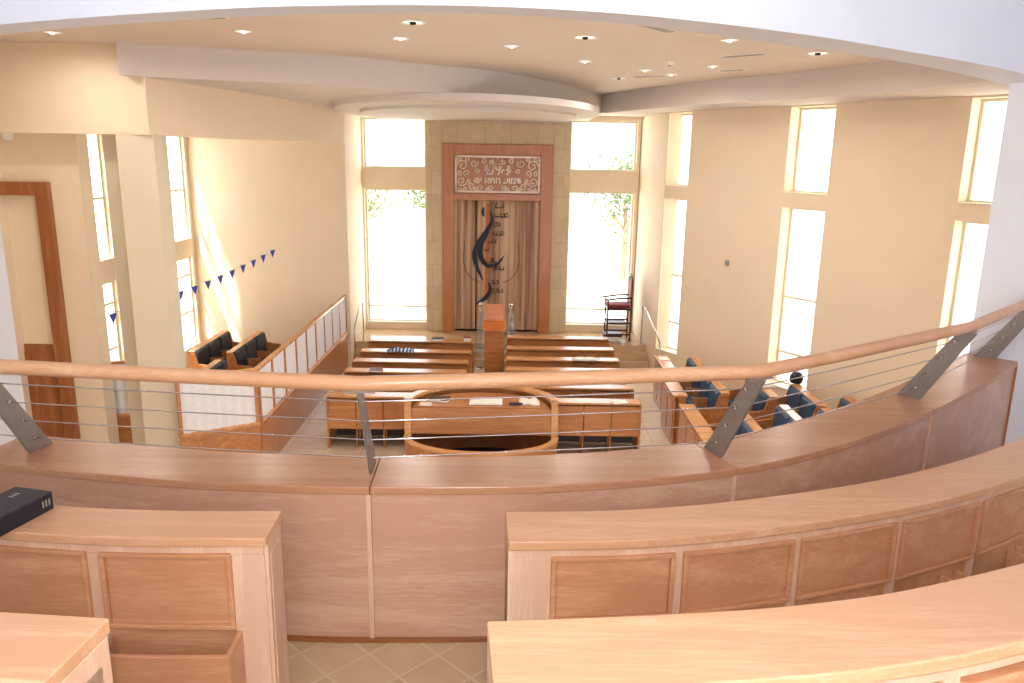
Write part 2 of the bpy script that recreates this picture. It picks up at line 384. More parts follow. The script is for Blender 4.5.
# ------------------------------------------------------------------ windows
WN = [0]
def window(p, d, w, z0, z1, out, hb_=(), vb=(), fw=.045, depth=.24):
    """p plan point at the left jamb, d direction along the wall, out outward normal"""
    WN[0] += 1; p = Vector(p); d = Vector(d).normalized(); n = Vector(out).normalized()
    o = bpy.data.objects.new('window_%d' % WN[0], None); COL.objects.link(o); o.location = (p.x, p.y, z0); o['kind'] = 'structure'
    def bar(mb, s0, s1, a, b, t0=0, t1=.06):
        q = [p + d * s0 + n * (depth + t0), p + d * s1 + n * (depth + t0), p + d * s1 + n * (depth + t1), p + d * s0 + n * (depth + t1)]
        mb.prism([tuple(k) for k in q], a, b)
    mb = MB(); bar(mb, 0, fw, z0, z1); bar(mb, w - fw, w, z0, z1); bar(mb, fw, w - fw, z0, z0 + fw); bar(mb, fw, w - fw, z1 - fw, z1)
    for z in hb_: bar(mb, fw, w - fw, z - .022, z + .022)
    for v in vb: bar(mb, v - .018, v + .018, z0 + fw, z1 - fw, .01, .05)
    mb.build('window_frame', FRAMEW, o)
    mb = MB(); bar(mb, fw * .5, w - fw * .5, z0 + fw * .5, z1 - fw * .5, .025, .033); mb.build('pane', GLASS, o)
    mb = MB(); q = [p + n * -.02, p + d * w + n * -.02, p + d * w + n * depth, p + n * depth]; mb.prism([tuple(k) for k in q], z0, z0 + .015); mb.build('window_sill', FRAMEW, o)
for x0, x1 in ((-3.58, -2.11), (1.3, 2.87)):
    window((x0, 19), (1, 0), x1 - x0, .62, 3.87, (0, 1), (1.0,), depth=.12)
    window((x0, 19), (1, 0), x1 - x0, 4.35, 5.5, (0, 1), depth=.12)
RN = Vector((-RD.y, RD.x))
for a, b in ro_:
    p = RP + RD * a
    window(p, RD, b - a, .57, 3.86, RN, (1.18, 2.22)); window(p, RD, b - a, 4.11, 5.58, RN)
for a in (2.0, 5.35):
    window((LW, 10.6 + a), (0, 1), 1.1, .5, 2.45, (-1, 0), (1.25, 2.05), (.38, .73), .045, .07)
    window((LW, 10.6 + a), (0, 1), 1.1, 2.83, 5.1, (-1, 0), (3.87,), (.38, .73), .045, .07)

# ------------------------------------------------------------------ door on the left
d_ = bpy.data.objects.new('door_1', None); COL.objects.link(d_); d_.location = (-6.88, 10.9, 0); d_['kind'] = 'structure'
mb = MB(); mb.box(-7.33, -7.15, 10.8, 10.98, 0, 4.24).box(-6.52, -6.34, 10.8, 10.98, 0, 4.24).box(-7.15, -6.52, 10.8, 10.98, 4.06, 4.24)
mb.build('door_frame', DOORW, d_, .008)
MB().box(-7.15, -6.52, 10.93, 10.97, 1.95, 4.06).build('glazed_leaf', WALL, d_)
mb = MB(); mb.box(-7.15, -6.52, 10.9, 10.97, 0, 1.95).box(-7.1, -6.9, 10.885, 10.9, .15, 1.85).box(-6.82, -6.57, 10.885, 10.9, .15, 1.85)
mb.build('door_leaf', DOORW, d_, .006)

# ================================================================== ARK
ark = thing('torah_ark', 'tall wooden ark with lattice panel and patterned curtain against the far wall', 'ark', (-.4, 18.9, .45))
mb = MB(); mb.box(-2.09, -1.7, 18.82, 19.0, .45, 5.47).box(.9, 1.3, 18.82, 19.0, .45, 5.47).box(-1.7, .9, 18.82, 19.0, 4.93, 5.47)
mb.build('stone_surround', STONE, ark, .01)
mb = MB(); mb.box(-1.7, -1.42, 18.72, 19, .45, 4.93).box(.62, .9, 18.72, 19, .45, 4.93).box(-1.42, .62, 18.72, 19, 4.69, 4.93).box(-1.42, .62, 18.72, 19, 3.64, 3.8)
mb.build('frame', ARKW, ark, .012)
MB().box(-1.42, .62, 18.82, 18.9, 3.8, 4.69).build('backing_panel', ARKW, ark)
# lattice: border, scrolls and lettering cut in white
mb = MB()
X0, X1, Z0, Z1, YF = -1.4, .6, 3.82, 4.67, 18.79
for q in ((X0, X1, Z0, Z0 + .045), (X0, X1, Z1 - .045, Z1), (X0, X0 + .045, Z0, Z1), (X1 - .045, X1, Z0, Z1)): mb.box(q[0], q[1], YF - .012, YF + .012, q[2], q[3])
def scroll(cx, cz, r, turns, ph, sx=1):
    pts = []
    for i in range(int(14 * turns) + 1):
        t = i / (14 * turns); a = ph + t * turns * 2 * PI; rr = r * (1 - .8 * t)
        pts.append((cx + sx * rr * math.cos(a), YF, cz + rr * math.sin(a)))
    mb.tube(pts, .019, 5)
for sx in (-1, 1):
    cx = -.4
    for (dx, z, r, tn, ph) in ((.82, 4.44, .13, 1.4, 0), (.55, 4.5, .10, 1.3, 2.6), (.84, 4.08, .12, 1.4, 3.4), (.62, 3.95, .09, 1.3, .5), (.33, 4.55, .07, 1.2, 1), (.4, 3.93, .08, 1.2, 4.5), (.16, 3.92, .07, 1.2, 0), (.72, 4.27, .08, 1.2, 5), (.15, 4.53, .06, 1.2, 2), (.25, 4.42, .05, 1.1, 4), (.9, 4.26, .06, 1.2, 1), (.88, 3.9, .05, 1.1, 3), (.48, 4.33, .06, 1.2, 3), (.7, 4.58, .06, 1.2, 5), (.52, 4.09, .06, 1.2, 1.5), (.68, 4.1, .05, 1.2, 3), (.06, 4.4, .04, 1.1, 0), (.9, 4.58, .05, 1.1, 2), (.24, 3.9, .05, 1.2, 2), (.5, 3.9, .05, 1.2, 5), (.75, 3.9, .06, 1.2, 4)):
        scroll(cx + sx * dx, z, r, tn, ph, sx)
mb.tube([(-.55, YF, 4.48), (-.5, YF, 4.6), (-.45, YF, 4.5), (-.4, YF, 4.64), (-.35, YF, 4.5), (-.3, YF, 4.6), (-.25, YF, 4.48), (-.55, YF, 4.48)], .012, 5)
lat = mb.build('lattice', LATT, ark)
def text_mesh(body, size, ext, bold=.0):
    cu = bpy.data.curves.new('lettering', 'FONT'); cu.body = body; cu.size = size; cu.extrude = ext; cu.offset = bold; cu.align_x = 'CENTER'; cu.align_y = 'CENTER'
    to = bpy.data.objects.new('lettering', cu); COL.objects.link(to)
    bpy.context.view_layer.update()
    me = bpy.data.meshes.new_from_object(to.evaluated_get(bpy.context.evaluated_depsgraph_get()))
    bpy.data.objects.remove(to); return me
def text_part(body, size, ext, m, parent, loc, rot, bold=0, name='lettering'):
    me = text_mesh(body, size, ext, bold); me.materials.clear(); me.materials.append(m)
    o = bpy.data.objects.new(name, me); COL.objects.link(o); o.parent = parent
    o.location = Vector(loc) - parent.location; o.rotation_euler = rot; return o
for z, body in ((4.3, '\u05d3\u05e2 \u05dc\u05e4\u05e0\u05d9'), (4.1, '\u05de\u05d9 \u05d0\u05ea\u05d4 \u05e2\u05d5\u05de\u05d3')):
    text_part(body, .2, .01, LATT, ark, (-.4, YF, z), (PI / 2, 0, 0), .006)
# curtain in soft folds
CUR = bpy.data.materials.new('taupe_striped_curtain'); CUR.use_nodes = True; nt = CUR.node_tree
tc = nt.nodes.new('ShaderNodeTexCoord'); mp = nt.nodes.new('ShaderNodeMapping'); mp.inputs['Scale'].default_value = (5.5, 0, .12)
n = nt.nodes.new('ShaderNodeTexNoise'); n.inputs['Scale'].default_value = 1.6; n.inputs['Detail'].default_value = 3; r = nt.nodes.new('ShaderNodeValToRGB')
r.color_ramp.elements[0].color = rgb('#97705a'); r.color_ramp.elements[0].position = .36; r.color_ramp.elements[1].color = rgb('#d2b598'); r.color_ramp.elements[1].position = .6
nt.links.new(tc.outputs['Object'], mp.inputs[0]); nt.links.new(mp.outputs[0], n.inputs[0]); nt.links.new(n.outputs['Fac'], r.inputs[0])
nt.links.new(r.outputs[0], nt.nodes['Principled BSDF'].inputs['Base Color']); nt.nodes['Principled BSDF'].inputs['Roughness'].default_value = .85
mb = MB(); vs = []; N = 130
def fold(x, z=2): return 18.9 + .022 * math.sin(x * 19 + .5 * math.sin(x * 3)) + .012 * math.sin(x * 41 + 1)
for th_ in (0, .01):
    for j, z in enumerate((.5, 1.5, 2.6, 3.64)):
        for i in range(N + 1):
            x = -1.42 + 2.04 * i / N; vs.append((x, fold(x) + th_, z))
W = N + 1; fs = []
for j in range(3):
    for i in range(N):
        a = j * W + i; fs.append((a, a + 1, a + 1 + W, a + W)); b = a + 4 * W; fs.append((b, b + W, b + W + 1, b + 1))
mb.add(vs, fs, True); cur = mb.build('curtain', CUR, ark)
def flat_band(pts, ws, y, m, name, par):
    """tapered applique band: pts (x,z) sampled smooth, ws widths"""
    c = Curve(pts, 10); k = len(c.p); mb = MB(); vs = []
    for i, p in enumerate(c.p):
        t = c.l[i] / c.L; nn = c.nrm(c.l[i]); w = ws(t) / 2
        for yy in (y, y + .012):
            for s_ in (-1, 1): vs.append((p.x + nn.x * w * s_, yy, p.y + nn.y * w * s_))
    fs = [(0, 1, 3, 2), tuple(4 * (k - 1) + j for j in (2, 3, 1, 0))]
    for i in range(k - 1):
        a = 4 * i; b = a + 4
        fs += [(a, b, b + 1, a + 1), (a + 2, a + 3, b + 3, b + 2), (a, a + 2, b + 2, b), (a + 1, b + 1, b + 3, a + 3)]
    mb.add(vs, fs); return mb.build(name, m, par)
def cz(u, v):  # photo detail coordinates of the curtain drawing -> curtain plane metres
    return (-1.43 + (u - 454) * .02372, 3.63 - (v - 200) * .0239)
flat_band([cz(488, 203), cz(487.5, 240), cz(487, 300)], lambda t: .085, 18.858, ORANGE, 'orange_stripe', cur)
tp = lambda a: (lambda t: a * (.12 + math.sin(PI * min(1, max(0, t))) ** .8))
flat_band([cz(492.5, 220), cz(488, 231), cz(482, 243), cz(481, 254), cz(485, 262), cz(490, 265), cz(499, 262), cz(505, 254)], tp(.1), 18.842, NAVYC, 'navy_swoosh', cur)
flat_band([cz(490, 210), cz(492.5, 219), cz(487, 230), cz(478, 244), cz(475, 255), cz(478, 268), cz(484, 280)], tp(.115), 18.844, NAVYC, 'navy_swoosh', cur)
flat_band([cz(489, 281), cz(491, 289), cz(487, 297), cz(476, 305)], tp(.09), 18.843, NAVYC, 'navy_swoosh', cur)
flat_band([cz(484, 206), cz(483, 211), cz(484, 216)], tp(.06), 18.845, NAVYC, 'navy_swoosh', cur)
random.seed(3)
for (u, v, w) in ((499.5, 205, 9), (501.5, 214, 14), (497, 223, 6), (499, 232, 11), (492.5, 240, 9), (487, 248, 4), (493, 259, 6), (499, 267, 12), (495.5, 281, 9), (498, 290, 13)):
    k = max(1, round(w / 4))
    for i in range(k):
        x, z = cz(u - w / 2 + (i + .5) * w / k, v); r_ = .042
        a0 = random.random() * 6; mb = MB()
        mb.tube([(x + r_ * math.cos(a0 + t * .8), 18.848, z + r_ * 1.1 * math.sin(a0 + t * .8)) for t in range(6)] + [(x + .05, 18.85, z - .04), (x - .05, 18.85, z - .045)], .011, 5)
        mb.build('embroidered_mark', INK, cur)
for s_ in (-1, 1):   # thin bare branches drawn either side
    c = Curve([cz(492 + s_ * 27, 240), cz(492 + s_ * 28, 262), cz(492 + s_ * 22, 276), cz(492 + s_ * 12, 282)], 8)
    mb = MB().tube([(p.x, 18.852, p.y) for p in c.p], .008, 5); mb.build('embroidered_branch', INK, cur)
MB().box(-1.42, .62, 18.93, 18.99, .45, 3.66).build('inner_back', DARKIN, ark)

# ------------------------------------------------------------------ reader's lectern and acrylic stands in the aisle
lx, ly = -.37, 15.9
am = thing('lectern', 'slim orange-toned wooden lectern with raised back in front of the ark curtain', 'lectern', (lx, ly, 0))
mb = MB(); mb.box(lx - .2, lx + .2, ly - .14, ly + .2, .05, 1.18).box(lx - .22, lx + .22, ly - .17, ly + .22, 0, .06); mb.build('body', PEWW, am, .008)
ORW = wood('orange_lectern_wood', '#d8854a', '#c06c34', 'X', .3)
MB().slab([(lx - .23, ly - .2, 1.16), (lx - .23, ly - .2, 1.21), (lx - .23, ly + .18, 1.33), (lx - .23, ly + .18, 1.28)], (.46, 0, 0)).build('slanted_top', ORW, am, .006)
MB().slab([(lx - .19, ly + .14, 1.28), (lx - .19, ly + .2, 1.28), (lx - .19, ly + .24, 1.66), (lx - .19, ly + .19, 1.66)], (.38, 0, 0)).build('back_board', ORW, am, .006)
for k, sx in enumerate((-1, 1)):
    bx_ = lx + sx * .33
    t = thing('acrylic_stand', 'clear acrylic stand splayed at the %s of the orange lectern' % ('left', 'right')[k], 'stand', (bx_, 17.06, 0))
    MB().tube([(bx_, 17.06, .02), (bx_, 17.06, 1.46)], .02, 8).build('post', ACR, t)
    MB().slab([(bx_ - .05, 17.04, 1.3), (bx_ + .05, 17.04, 1.3), (bx_ + .17, 17.04, .35), (bx_ - .15, 17.04, .35)], (0, .025, 0)).build('panel', ACR, t)
    MB().lathe([(0, 0), (.05, .0), (.055, .03), (.03, .07), (0, .08)], (bx_, 17.06, 1.44), 12).build('cap', CHROME, t)
    MB().lathe([(0, 0), (.1, 0), (.1, .02), (0, .02)], (bx_, 17.06, 0), 20).build('base', CHROME, t)

# ================================================================== MAIN HALL PEWS
def make_pew(nseat, sw, pad, label, cat='pew', name='pew', group=None, ledge=.2, H=.9):
    """faces +Y; the back, with its book ledge, faces -Y; base at the middle of the back"""
    W = nseat * sw; t = thing(name, label, cat, (0, 0, 0), 0, group)
    h = W / 2
    # top ledge
    MB().box(-h - .02, h + .02, -ledge, .05, H - .035, H).build('ledge', PEWT, t, .006)
    mb = MB(); mb.box(-h, h, 0, .03, .34, H - .035)
    for i in range(nseat):
        a = -h + i * sw; mb.box(a + .012, a + sw - .012, -.012, 0, .36, H - .05)
    mb.build('back_panel', PEWW, t, .004)
    # book box under ledge
    mb = MB(); mb.box(-h, h, -ledge + .04, 0, .34, .37)
    for i in range(nseat):
        a = -h + i * sw; mb.box(a + .006, a + sw - .006, -ledge + .02, -ledge + .04, .34, H - .06)
    for i in range(1, nseat): a = -h + i * sw; mb.box(a - .01, a + .01, -ledge + .04, 0, .0, .34)
    mb.build('book_box', PEWW, t, .003)
    MB().box(-h, h, .34, .36, .04, .39).build('shade_board', DKBROWN, t)  # dark board added behind the back openings, their shade put into its colour
    prof = [(-ledge + .02, 0), (-ledge + .02, H - .035), (.08, H - .035), (.13, .66), (.41, .62), (.43, .56), (.4, 0)]
    for sx in (-1, 1):
        x = sx * h
        MB().slab([(x, y, z) for y, z in prof], (.035 * sx, 0, 0)).build('end_panel', PEWW, t, .006)
    for i in range(nseat):
        a = -h + i * sw
        mb = MB(); mb.slab([(a + .03, .04, .46), (a + .03, .035, .88), (a + .03, .075, .9), (a + .03, .11, .86), (a + .03, .13, .46)], (sw - .06, 0, 0)); mb.build('backrest', pad, t, .015)
        mb = MB(); mb.slab([(a + .03, .1, .4), (a + .03, .1, .45), (a + .03, .25, .48), (a + .03, .39, .46), (a + .03, .41, .42), (a + .03, .38, .39)], (sw - .06, 0, 0)); mb.build('seat', pad, t, .012)
    for i in range(1, nseat):
        a = -h + i * sw
        MB().slab([(a - .02, .05, .1), (a - .02, .05, .62), (a - .02, .38, .62), (a - .02, .38, .56), (a - .02, .3, .5), (a - .02, .26, .1)], (.04, 0, 0)).build('armrest', PEWW, t, .004)
    return t
LROWS = [12.2, 12.95, 13.66, 14.36, 15.13, 16.03]
RROWS = [12.04, 12.84, 13.9, 14.67, 15.53, 16.49]
proto = make_pew(4, .53, NAVYD, 'x', group=None)
short = make_pew(3, .44, NAVYD, 'x', group=None)
first = True
rowname = ['nearest the gallery', 'second row from the gallery', 'third row from the gallery', 'fourth row from the gallery', 'fifth row from the gallery', 'front row closest to the ark']
for side, rows, cx in (('left', LROWS, -1.9), ('right', RROWS, .98)):
    for i, y in enumerate(rows):
        lab = 'wooden pew with book ledge %s of the centre aisle, %s' % (side, rowname[i])
        if i == 0:
            o = short if side == 'left' else dup(short, (0, 0, 0), 0, lab)
            o.location = (-2.28 if side == 'left' else 1.38, y, 0); o['label'] = 'short ' + lab; o['group'] = 'short pews beside the reading platform'; continue
        if first: o = proto; o.location = (cx, y, 0); o['label'] = lab; first = False
        else: o = dup(proto, (cx, y, 0), 0, lab)
        o['group'] = 'centre block pews %s of the aisle' % side
# side blocks: right of the hall, facing the middle
sp4 = make_pew(4, .6, NAVY, 'x', ledge=.1)
sp3 = make_pew(2, .6, NAVY, 'x', ledge=.1)
sname = ['front', 'second', 'third', 'back']
def place(src, used, *a):
    if src not in used:
        used.append(src); src.location = a[0]; src.rotation_euler = (0, 0, a[1]); src['label'] = a[2]; src['group'] = a[3]; return src
    return dup(src, *a)
used = []
for i, x in enumerate((3.57, 4.33, 4.95, 5.56)):
    yf = (13.72, 13.45, 13.0, 12.6)[i]
    src = sp4 if i == 0 else sp3
    L_ = (4, 2, 2, 2)[i] * .6
    yc = {0: 13.7, 1: 12.95, 2: 12.5, 3: 11.8}[i]
    if i < 3 or True:
        place(src, used, (x - .03, yc, 0), PI / 2, 'wooden pew with blue seats by the right wall, %s row, beyond the cross aisle' % sname[i], 'right side pews facing the middle')
    if i < 3:
        place(sp3, used, (x - .03, (11.1, 11.3, 11.15)[i], 0), PI / 2, 'wooden pew with blue seats by the right wall, %s row, nearer the gallery' % sname[i], 'right side pews facing the middle')
used2 = []
lp3 = make_pew(3, .62, NAVYD, 'x', ledge=.08); lp2 = make_pew(2, .62, NAVYD, 'x', ledge=.08)
for i, x in enumerate((-6.2, -5.45)):
    place(lp3, used2, (x, 15.62, 0), -PI / 2, 'wooden pew with dark blue seats behind the voile screen, %s, near end wall' % ('window row', 'inner row')[i], 'pews behind the voile screen')
    place(lp2, used2, (x, 13.5, 0), -PI / 2, 'wooden pew with dark blue seats behind the voile screen, %s, nearer the column' % ('window row', 'inner row')[i], 'pews behind the voile screen')
place(lp2, used2, (-6.1, 12.15, 0), -PI / 2, 'wooden pew with dark blue seats glimpsed between door wall and column', 'pews behind the voile screen')

# front desks of the right side block
def front_desk(x, y0, y1, label):
    t = thing('front_desk', label, 'desk', (x, (y0 + y1) / 2, 0))
    n = max(2, round((y1 - y0) / .5)); w = (y1 - y0) / n
    MB().box(x - .03, x + .03, y0, y1, 0, .86).build('front_board', PEWW, t, .004)
    for i in range(n): MB().box(x - .045, x - .03, y0 + i * w + .03, y0 + (i + 1) * w - .03, .12, .8).build('panel', PEWW, t, .004)
    for y in (y0, y1 - .035): MB().box(x, x + .16, y, y + .035, 0, .86).build('end_panel', PEWW, t, .004)
    MB().box(x - .06, x + .18, y0 - .02, y1 + .02, .86, .9).build('top_board', PEWT, t, .006)
    MB().box(x + .03, x + .15, y0 + .035, y1 - .035, .55, .57).build('book_shelf', PEWW, t)
front_desk(2.72, 10.2, 11.85, 'long wooden front desk of the right side block, nearer the gallery')
front_desk(2.72, 12.35, 13.3, 'short wooden front desk of the right side block, in the middle')
front_desk(2.86, 13.65, 14.95, 'wooden front desk of the right side block, nearest the ark steps')

# ================================================================== BIMAH
bx0, bx1, by = -1.58, .7, 11.1; bc = (bx0 + bx1) / 2; ba = (bx1 - bx0) / 2
bm = thing('bimah', 'oval wooden reading platform with curved rim in the middle of the hall', 'platform', (bc, by, 0))
def arc(a0, a1, rx, ry, n=28): return [(bc + rx * math.cos(a0 + (a1 - a0) * i / n), by + ry * math.sin(a0 + (a1 - a0) * i / n)) for i in range(n + 1)]
def band(mb, a0, a1, rx, ry, w, z0, z1):
    o = arc(a0, a1, rx, ry); q = arc(a0, a1, rx - w, ry - w); n = len(o); vs = []
    for a, b in zip(o, q): vs += [(a[0], a[1], z0), (b[0], b[1], z0), (b[0], b[1], z1), (a[0], a[1], z1)]
    fs = [(0, 1, 2, 3), tuple(4 * (n - 1) + k for k in (3, 2, 1, 0))]
    for i in range(n - 1):
        for k in range(4): fs.append((4 * i + k, 4 * i + 4 + k, 4 * i + 4 + (k + 1) % 4, 4 * i + (k + 1) % 4))
    return mb.add(vs, fs)
band(MB(), 0, PI, ba, .9, .05, 0, 1.1).build('far_wall', BIMW, bm)
band(MB(), .0, PI, ba + .02, .92, .13, 1.1, 1.15).build('far_rim', BIMT, bm, .008)
band(MB(), PI, 2 * PI, ba, .72, .05, 0, .56).build('near_wall', BIMW, bm)
band(MB(), PI, 2 * PI, ba + .02, .74, .1, .56, .6).build('near_rim', BIMT, bm, .008)
for x in (bx0, bx1 - .1): MB().box(x, x + .1, by - .05, by + .05, 0, 1.15).build('post', BIMT, bm, .006)
tp_ = arc(0.04, PI - .04, ba - .12, .78)
MB().prism(tp_, 1.0, 1.04).build('table_top', BIMW, bm, .006)
MB().box(bx0 + .1, bx1 - .1, by - .02, by + .02, .62, 1.02).build('front_board', BIMW, bm, .006)
MB().prism(arc(0, 2 * PI, ba - .05, .66, 40)[:-1], .1, .16).build('shaded_inner_floor', DARKIN, bm)  # near-black floor: the shadow inside the oval is put into its colour
BOOKC = mat('brown_book_cover', '#6b4438', .6)
def book(name, label, cat, loc, w, d, h, cover, rz=0, group=None):
    t = thing(name, label, cat, loc, rz, group)
    MB().box(-w / 2, w / 2, -d / 2, d / 2, 0, .004).box(-w / 2, w / 2, -d / 2, d / 2, h - .004, h).box(-w / 2, -w / 2 + .004, -d / 2, d / 2, 0, h).build('cover', cover, t, .001, shift=False)
    MB().box(-w / 2 + .004, w / 2 - .006, -d / 2 + .005, d / 2 - .005, .004, h - .004).build('pages', PAPER, t, shift=False)
    return t
def open_book(label, loc, w=.4, d=.28, rz=0):
    t = thing('open_book', label, 'book', loc, rz)
    for s_ in (-1, 1):
        pts = [(0, 0), (0, .022), (s_ * w * .12, .03), (s_ * w * .3, .026), (s_ * w * .5, .012), (s_ * w * .5, 0)]
        MB().slab([(x, -d / 2, z) for x, z in pts], (0, d, 0)).build('pages', PAPER, t, shift=False)
    MB().box(-w / 2 - .01, w / 2 + .01, -d / 2 - .01, d / 2 + .01, -.004, .0).build('cover', BOOKC, t, shift=False)
    return t
book('prayer_book', 'dark book lying on the left of the reading platform table', 'book', (-1.08, 11.42, 1.04), .3, .22, .04, DKBROWN, -.25)
open_book('open book on the middle of the reading platform table', (-.38, 11.35, 1.046), .5, .3)
single(MB().box(-.09, .09, -.08, .08, 0, .008), 'paper_slip', PAPER, 'small white card at the left post of the reading platform', 'paper', (-1.28, 11.22, 1.04))
single(MB().tube([(-.11, 0, .022), (-.03, 0, .022), (.06, .0, .022), (.1, 0, .022)], [.02, .022, .02, .012], 10), 'black_case', BLACK, 'small black case on the reading platform table', 'case', (.08, 11.24, 1.04))
def cloth(label, name, m, loc, w, d, seed, h=.05, rz=0):
    rnd = random.Random(seed); mb = MB(); n = 12; vs = []
    ph = [rnd.random() * 6 for _ in range(4)]
    for th_ in (0, 1):
        for j in range(n + 1):
            for i in range(n + 1):
                u = i / n * 2 - 1; v = j / n * 2 - 1; e = max(0, 1 - (abs(u) ** 3 + abs(v) ** 3) * .5)
                z = h * e * (.55 + .25 * math.sin(u * 5 + ph[0] + v * 2) + .2 * math.sin(v * 6 + ph[1] + u)) * th_
                vs.append((u * w / 2 * (1 + .08 * math.sin(v * 4 + ph[2])), v * d / 2 * (1 + .1 * math.sin(u * 4 + ph[3])), z + .002 * th_))
    W = n + 1; K = W * W; fs = []
    for j in range(n):
        for i in range(n):
            a = j * W + i; fs.append((a, a + W, a + W + 1, a + 1)); fs.append((a + K, a + K + 1, a + K + W + 1, a + K + W))
    rim = [i for i in range(W)] + [j * W + n for j in range(1, W)] + [n * W + i for i in range(n - 1, -1, -1)] + [j * W for j in range(n - 1, 0, -1)]
    for i in range(len(rim)): a = rim[i]; b = rim[(i + 1) % len(rim)]; fs.append((a, b, b + K, a + K))
    mb.add(vs, fs, True); return single(mb, name, m, label, 'cloth', loc, rz=rz)
cloth('crumpled white cloth on the right of the reading platform table', 'folded_cloth', PAPER, (.27, 11.34, 1.04), .3, .2, 5, .1)
TALLIT = brickmat('striped_shawl_cloth', '#e6e8ee', '#cfd6e6', '#3c5184', .07, .9, 'XY', .8, .02)
cloth('white prayer shawl with blue stripes lying on a left pew ledge', 'prayer_shawl', TALLIT, (-2.2, 14.98, .9), .5, .2, 9, .09)
book('prayer_book', 'dark green book on the front left pew near the window', 'book', (-1.55, 15.95, .9), .24, .2, .05, NAVYC, .1)
book('prayer_book', 'small dark red book on the front left pew by the aisle', 'book', (-.93, 15.93, .9), .16, .14, .08, REDV, 0)
book('prayer_book', 'brown book on the ledge of a left pew, fourth from the aisle end', 'book', (-2.42, 13.52, .9), .22, .2, .04, BOOKC, 0)
open_book('open white book on the ledge of a right pew, third from the ark', (1.42, 14.53, .905), .5, .2)
single(MB().box(-.2, .2, -.1, .1, 0, .01), 'paper_sheet', PAPER, 'white paper sheet on a right pew ledge just above the handrail', 'paper', (1.86, 13.76, .9))
single(MB().box(-.12, .12, -.09, .09, 0, .01), 'paper_sheet', PAPER, 'white paper on the aisle end of the nearest right pew', 'paper', (1.72, 11.9, .9), rz=.2)
single(MB().box(-.1, .1, -.14, .14, 0, .01), 'paper_sheet', PAPER, 'white paper on the front desk by the ark steps', 'paper', (2.94, 14.7, .9), rz=.1)
open_book('added white open book standing in for glare on the top of the right side pews below the middle window', (4.36, 12.95, .905), .26, .3, .1)  # white shape added in place of the strong glare on the pew cap
mb = MB().lathe([(0, 0), (.1, .0), (.115, .06), (.11, .12), (.07, .18), (0, .2)], n=20)
single(mb, 'dark_hat', BLACK, 'dark round hat resting on the third pew by the right wall', 'hat', (4.98, 13.2, .9))

# ================================================================== VOILE SCREEN (mechitza)
ms = thing('partition_screen', 'low wooden partition with white voile panels dividing off the left section', 'partition', (-3.72, 11, 0))
MP = [(-5.02, 10.1), (-4.62, 10.22)]
def mech(p, q, nb, z0=.8, z1=1.62, base=True):
    p = Vector(p); q = Vector(q); d = (q - p); L = d.length; d.normalize(); n = Vector((-d.y, d.x))
    def pr_(a, b, o0, o1, zz0, zz1, nm, m, bev=.004):
        A = p + d * a; B = p + d * b
        return MB().prism([tuple(A + n * o0), tuple(B + n * o0), tuple(B + n * o1), tuple(A + n * o1)], zz0, zz1).build(nm, m, ms, bev)
    pr_(0, L, -.03, .03, 0, z0 - .04, 'wood_wall', PEWW); pr_(0, L, -.07, .07, z0 - .04, z0, 'ledge', PEWT)
    pr_(0, L, -.04, .04, z1 - .04, z1, 'top_rail', PEWT)
    for i in range(nb + 1):
        a = min(max(0, L * i / nb - .025), L - .05); pr_(a, a + .05, -.03, .03, z0, z1 - .04, 'post', PEWW)
    for i in range(nb):
        a = L * i / nb + .03; b = L * (i + 1) / nb - .03; k = 22; vs = []; fs = []
        for th_ in (0, .006):
            for j in range(k + 1):
                s_ = a + (b - a) * j / k; o = .012 * math.sin(s_ * 46) + th_; P = p + d * s_ + n * o
                vs += [(P.x, P.y, z0), (P.x, P.y, z1 - .045)]
        for j in range(k):
            c = 2 * j; e = c + 2 * (k + 1); fs += [(c, c + 2, c + 3, c + 1), (e, e + 1, e + 3, e + 2)]
        MB().add(vs, fs, True).build('voile_panel', CURTW, ms)
mech((-3.72, 17.12), (-3.72, 11.02), 9)
mech((-3.72, 11.0), (-4.66, 10.42), 1)
mech((-5.6, 11.32), (-6.1, 11.25), 1)

# ================================================================== HANDRAILS BY THE STEPS
def grab(label, pts):
    t = thing('step_handrail', label, 'handrail', pts[0])
    MB().tube(pts, .018, 8).build('rail', CHROME, t)
    MB().lathe([(0, 0), (.05, 0), (.05, .012), (0, .012)], pts[0], 16).build('foot_plate', CHROME, t); MB().lathe([(0, 0), (.05, 0), (.05, .012), (0, .012)], pts[-1], 16).build('foot_plate', CHROME, t)
grab('slim steel handrail at the right of the stone steps', [(3.0, 17.75, .45), (3.0, 17.75, 1.32), (3.02, 17.7, 1.38), (3.02, 17.2, 1.33), (3.05, 15.75, .98), (3.05, 15.7, .9), (3.05, 15.7, 0)])
grab('slim steel handrail at the left of the stone steps', [(-3.45, 17.75, .45), (-3.45, 17.75, 1.32), (-3.45, 17.7, 1.38), (-3.45, 17.4, 1.33), (-3.45, 16.75, .98), (-3.45, 16.72, .9), (-3.45, 16.72, 0)])

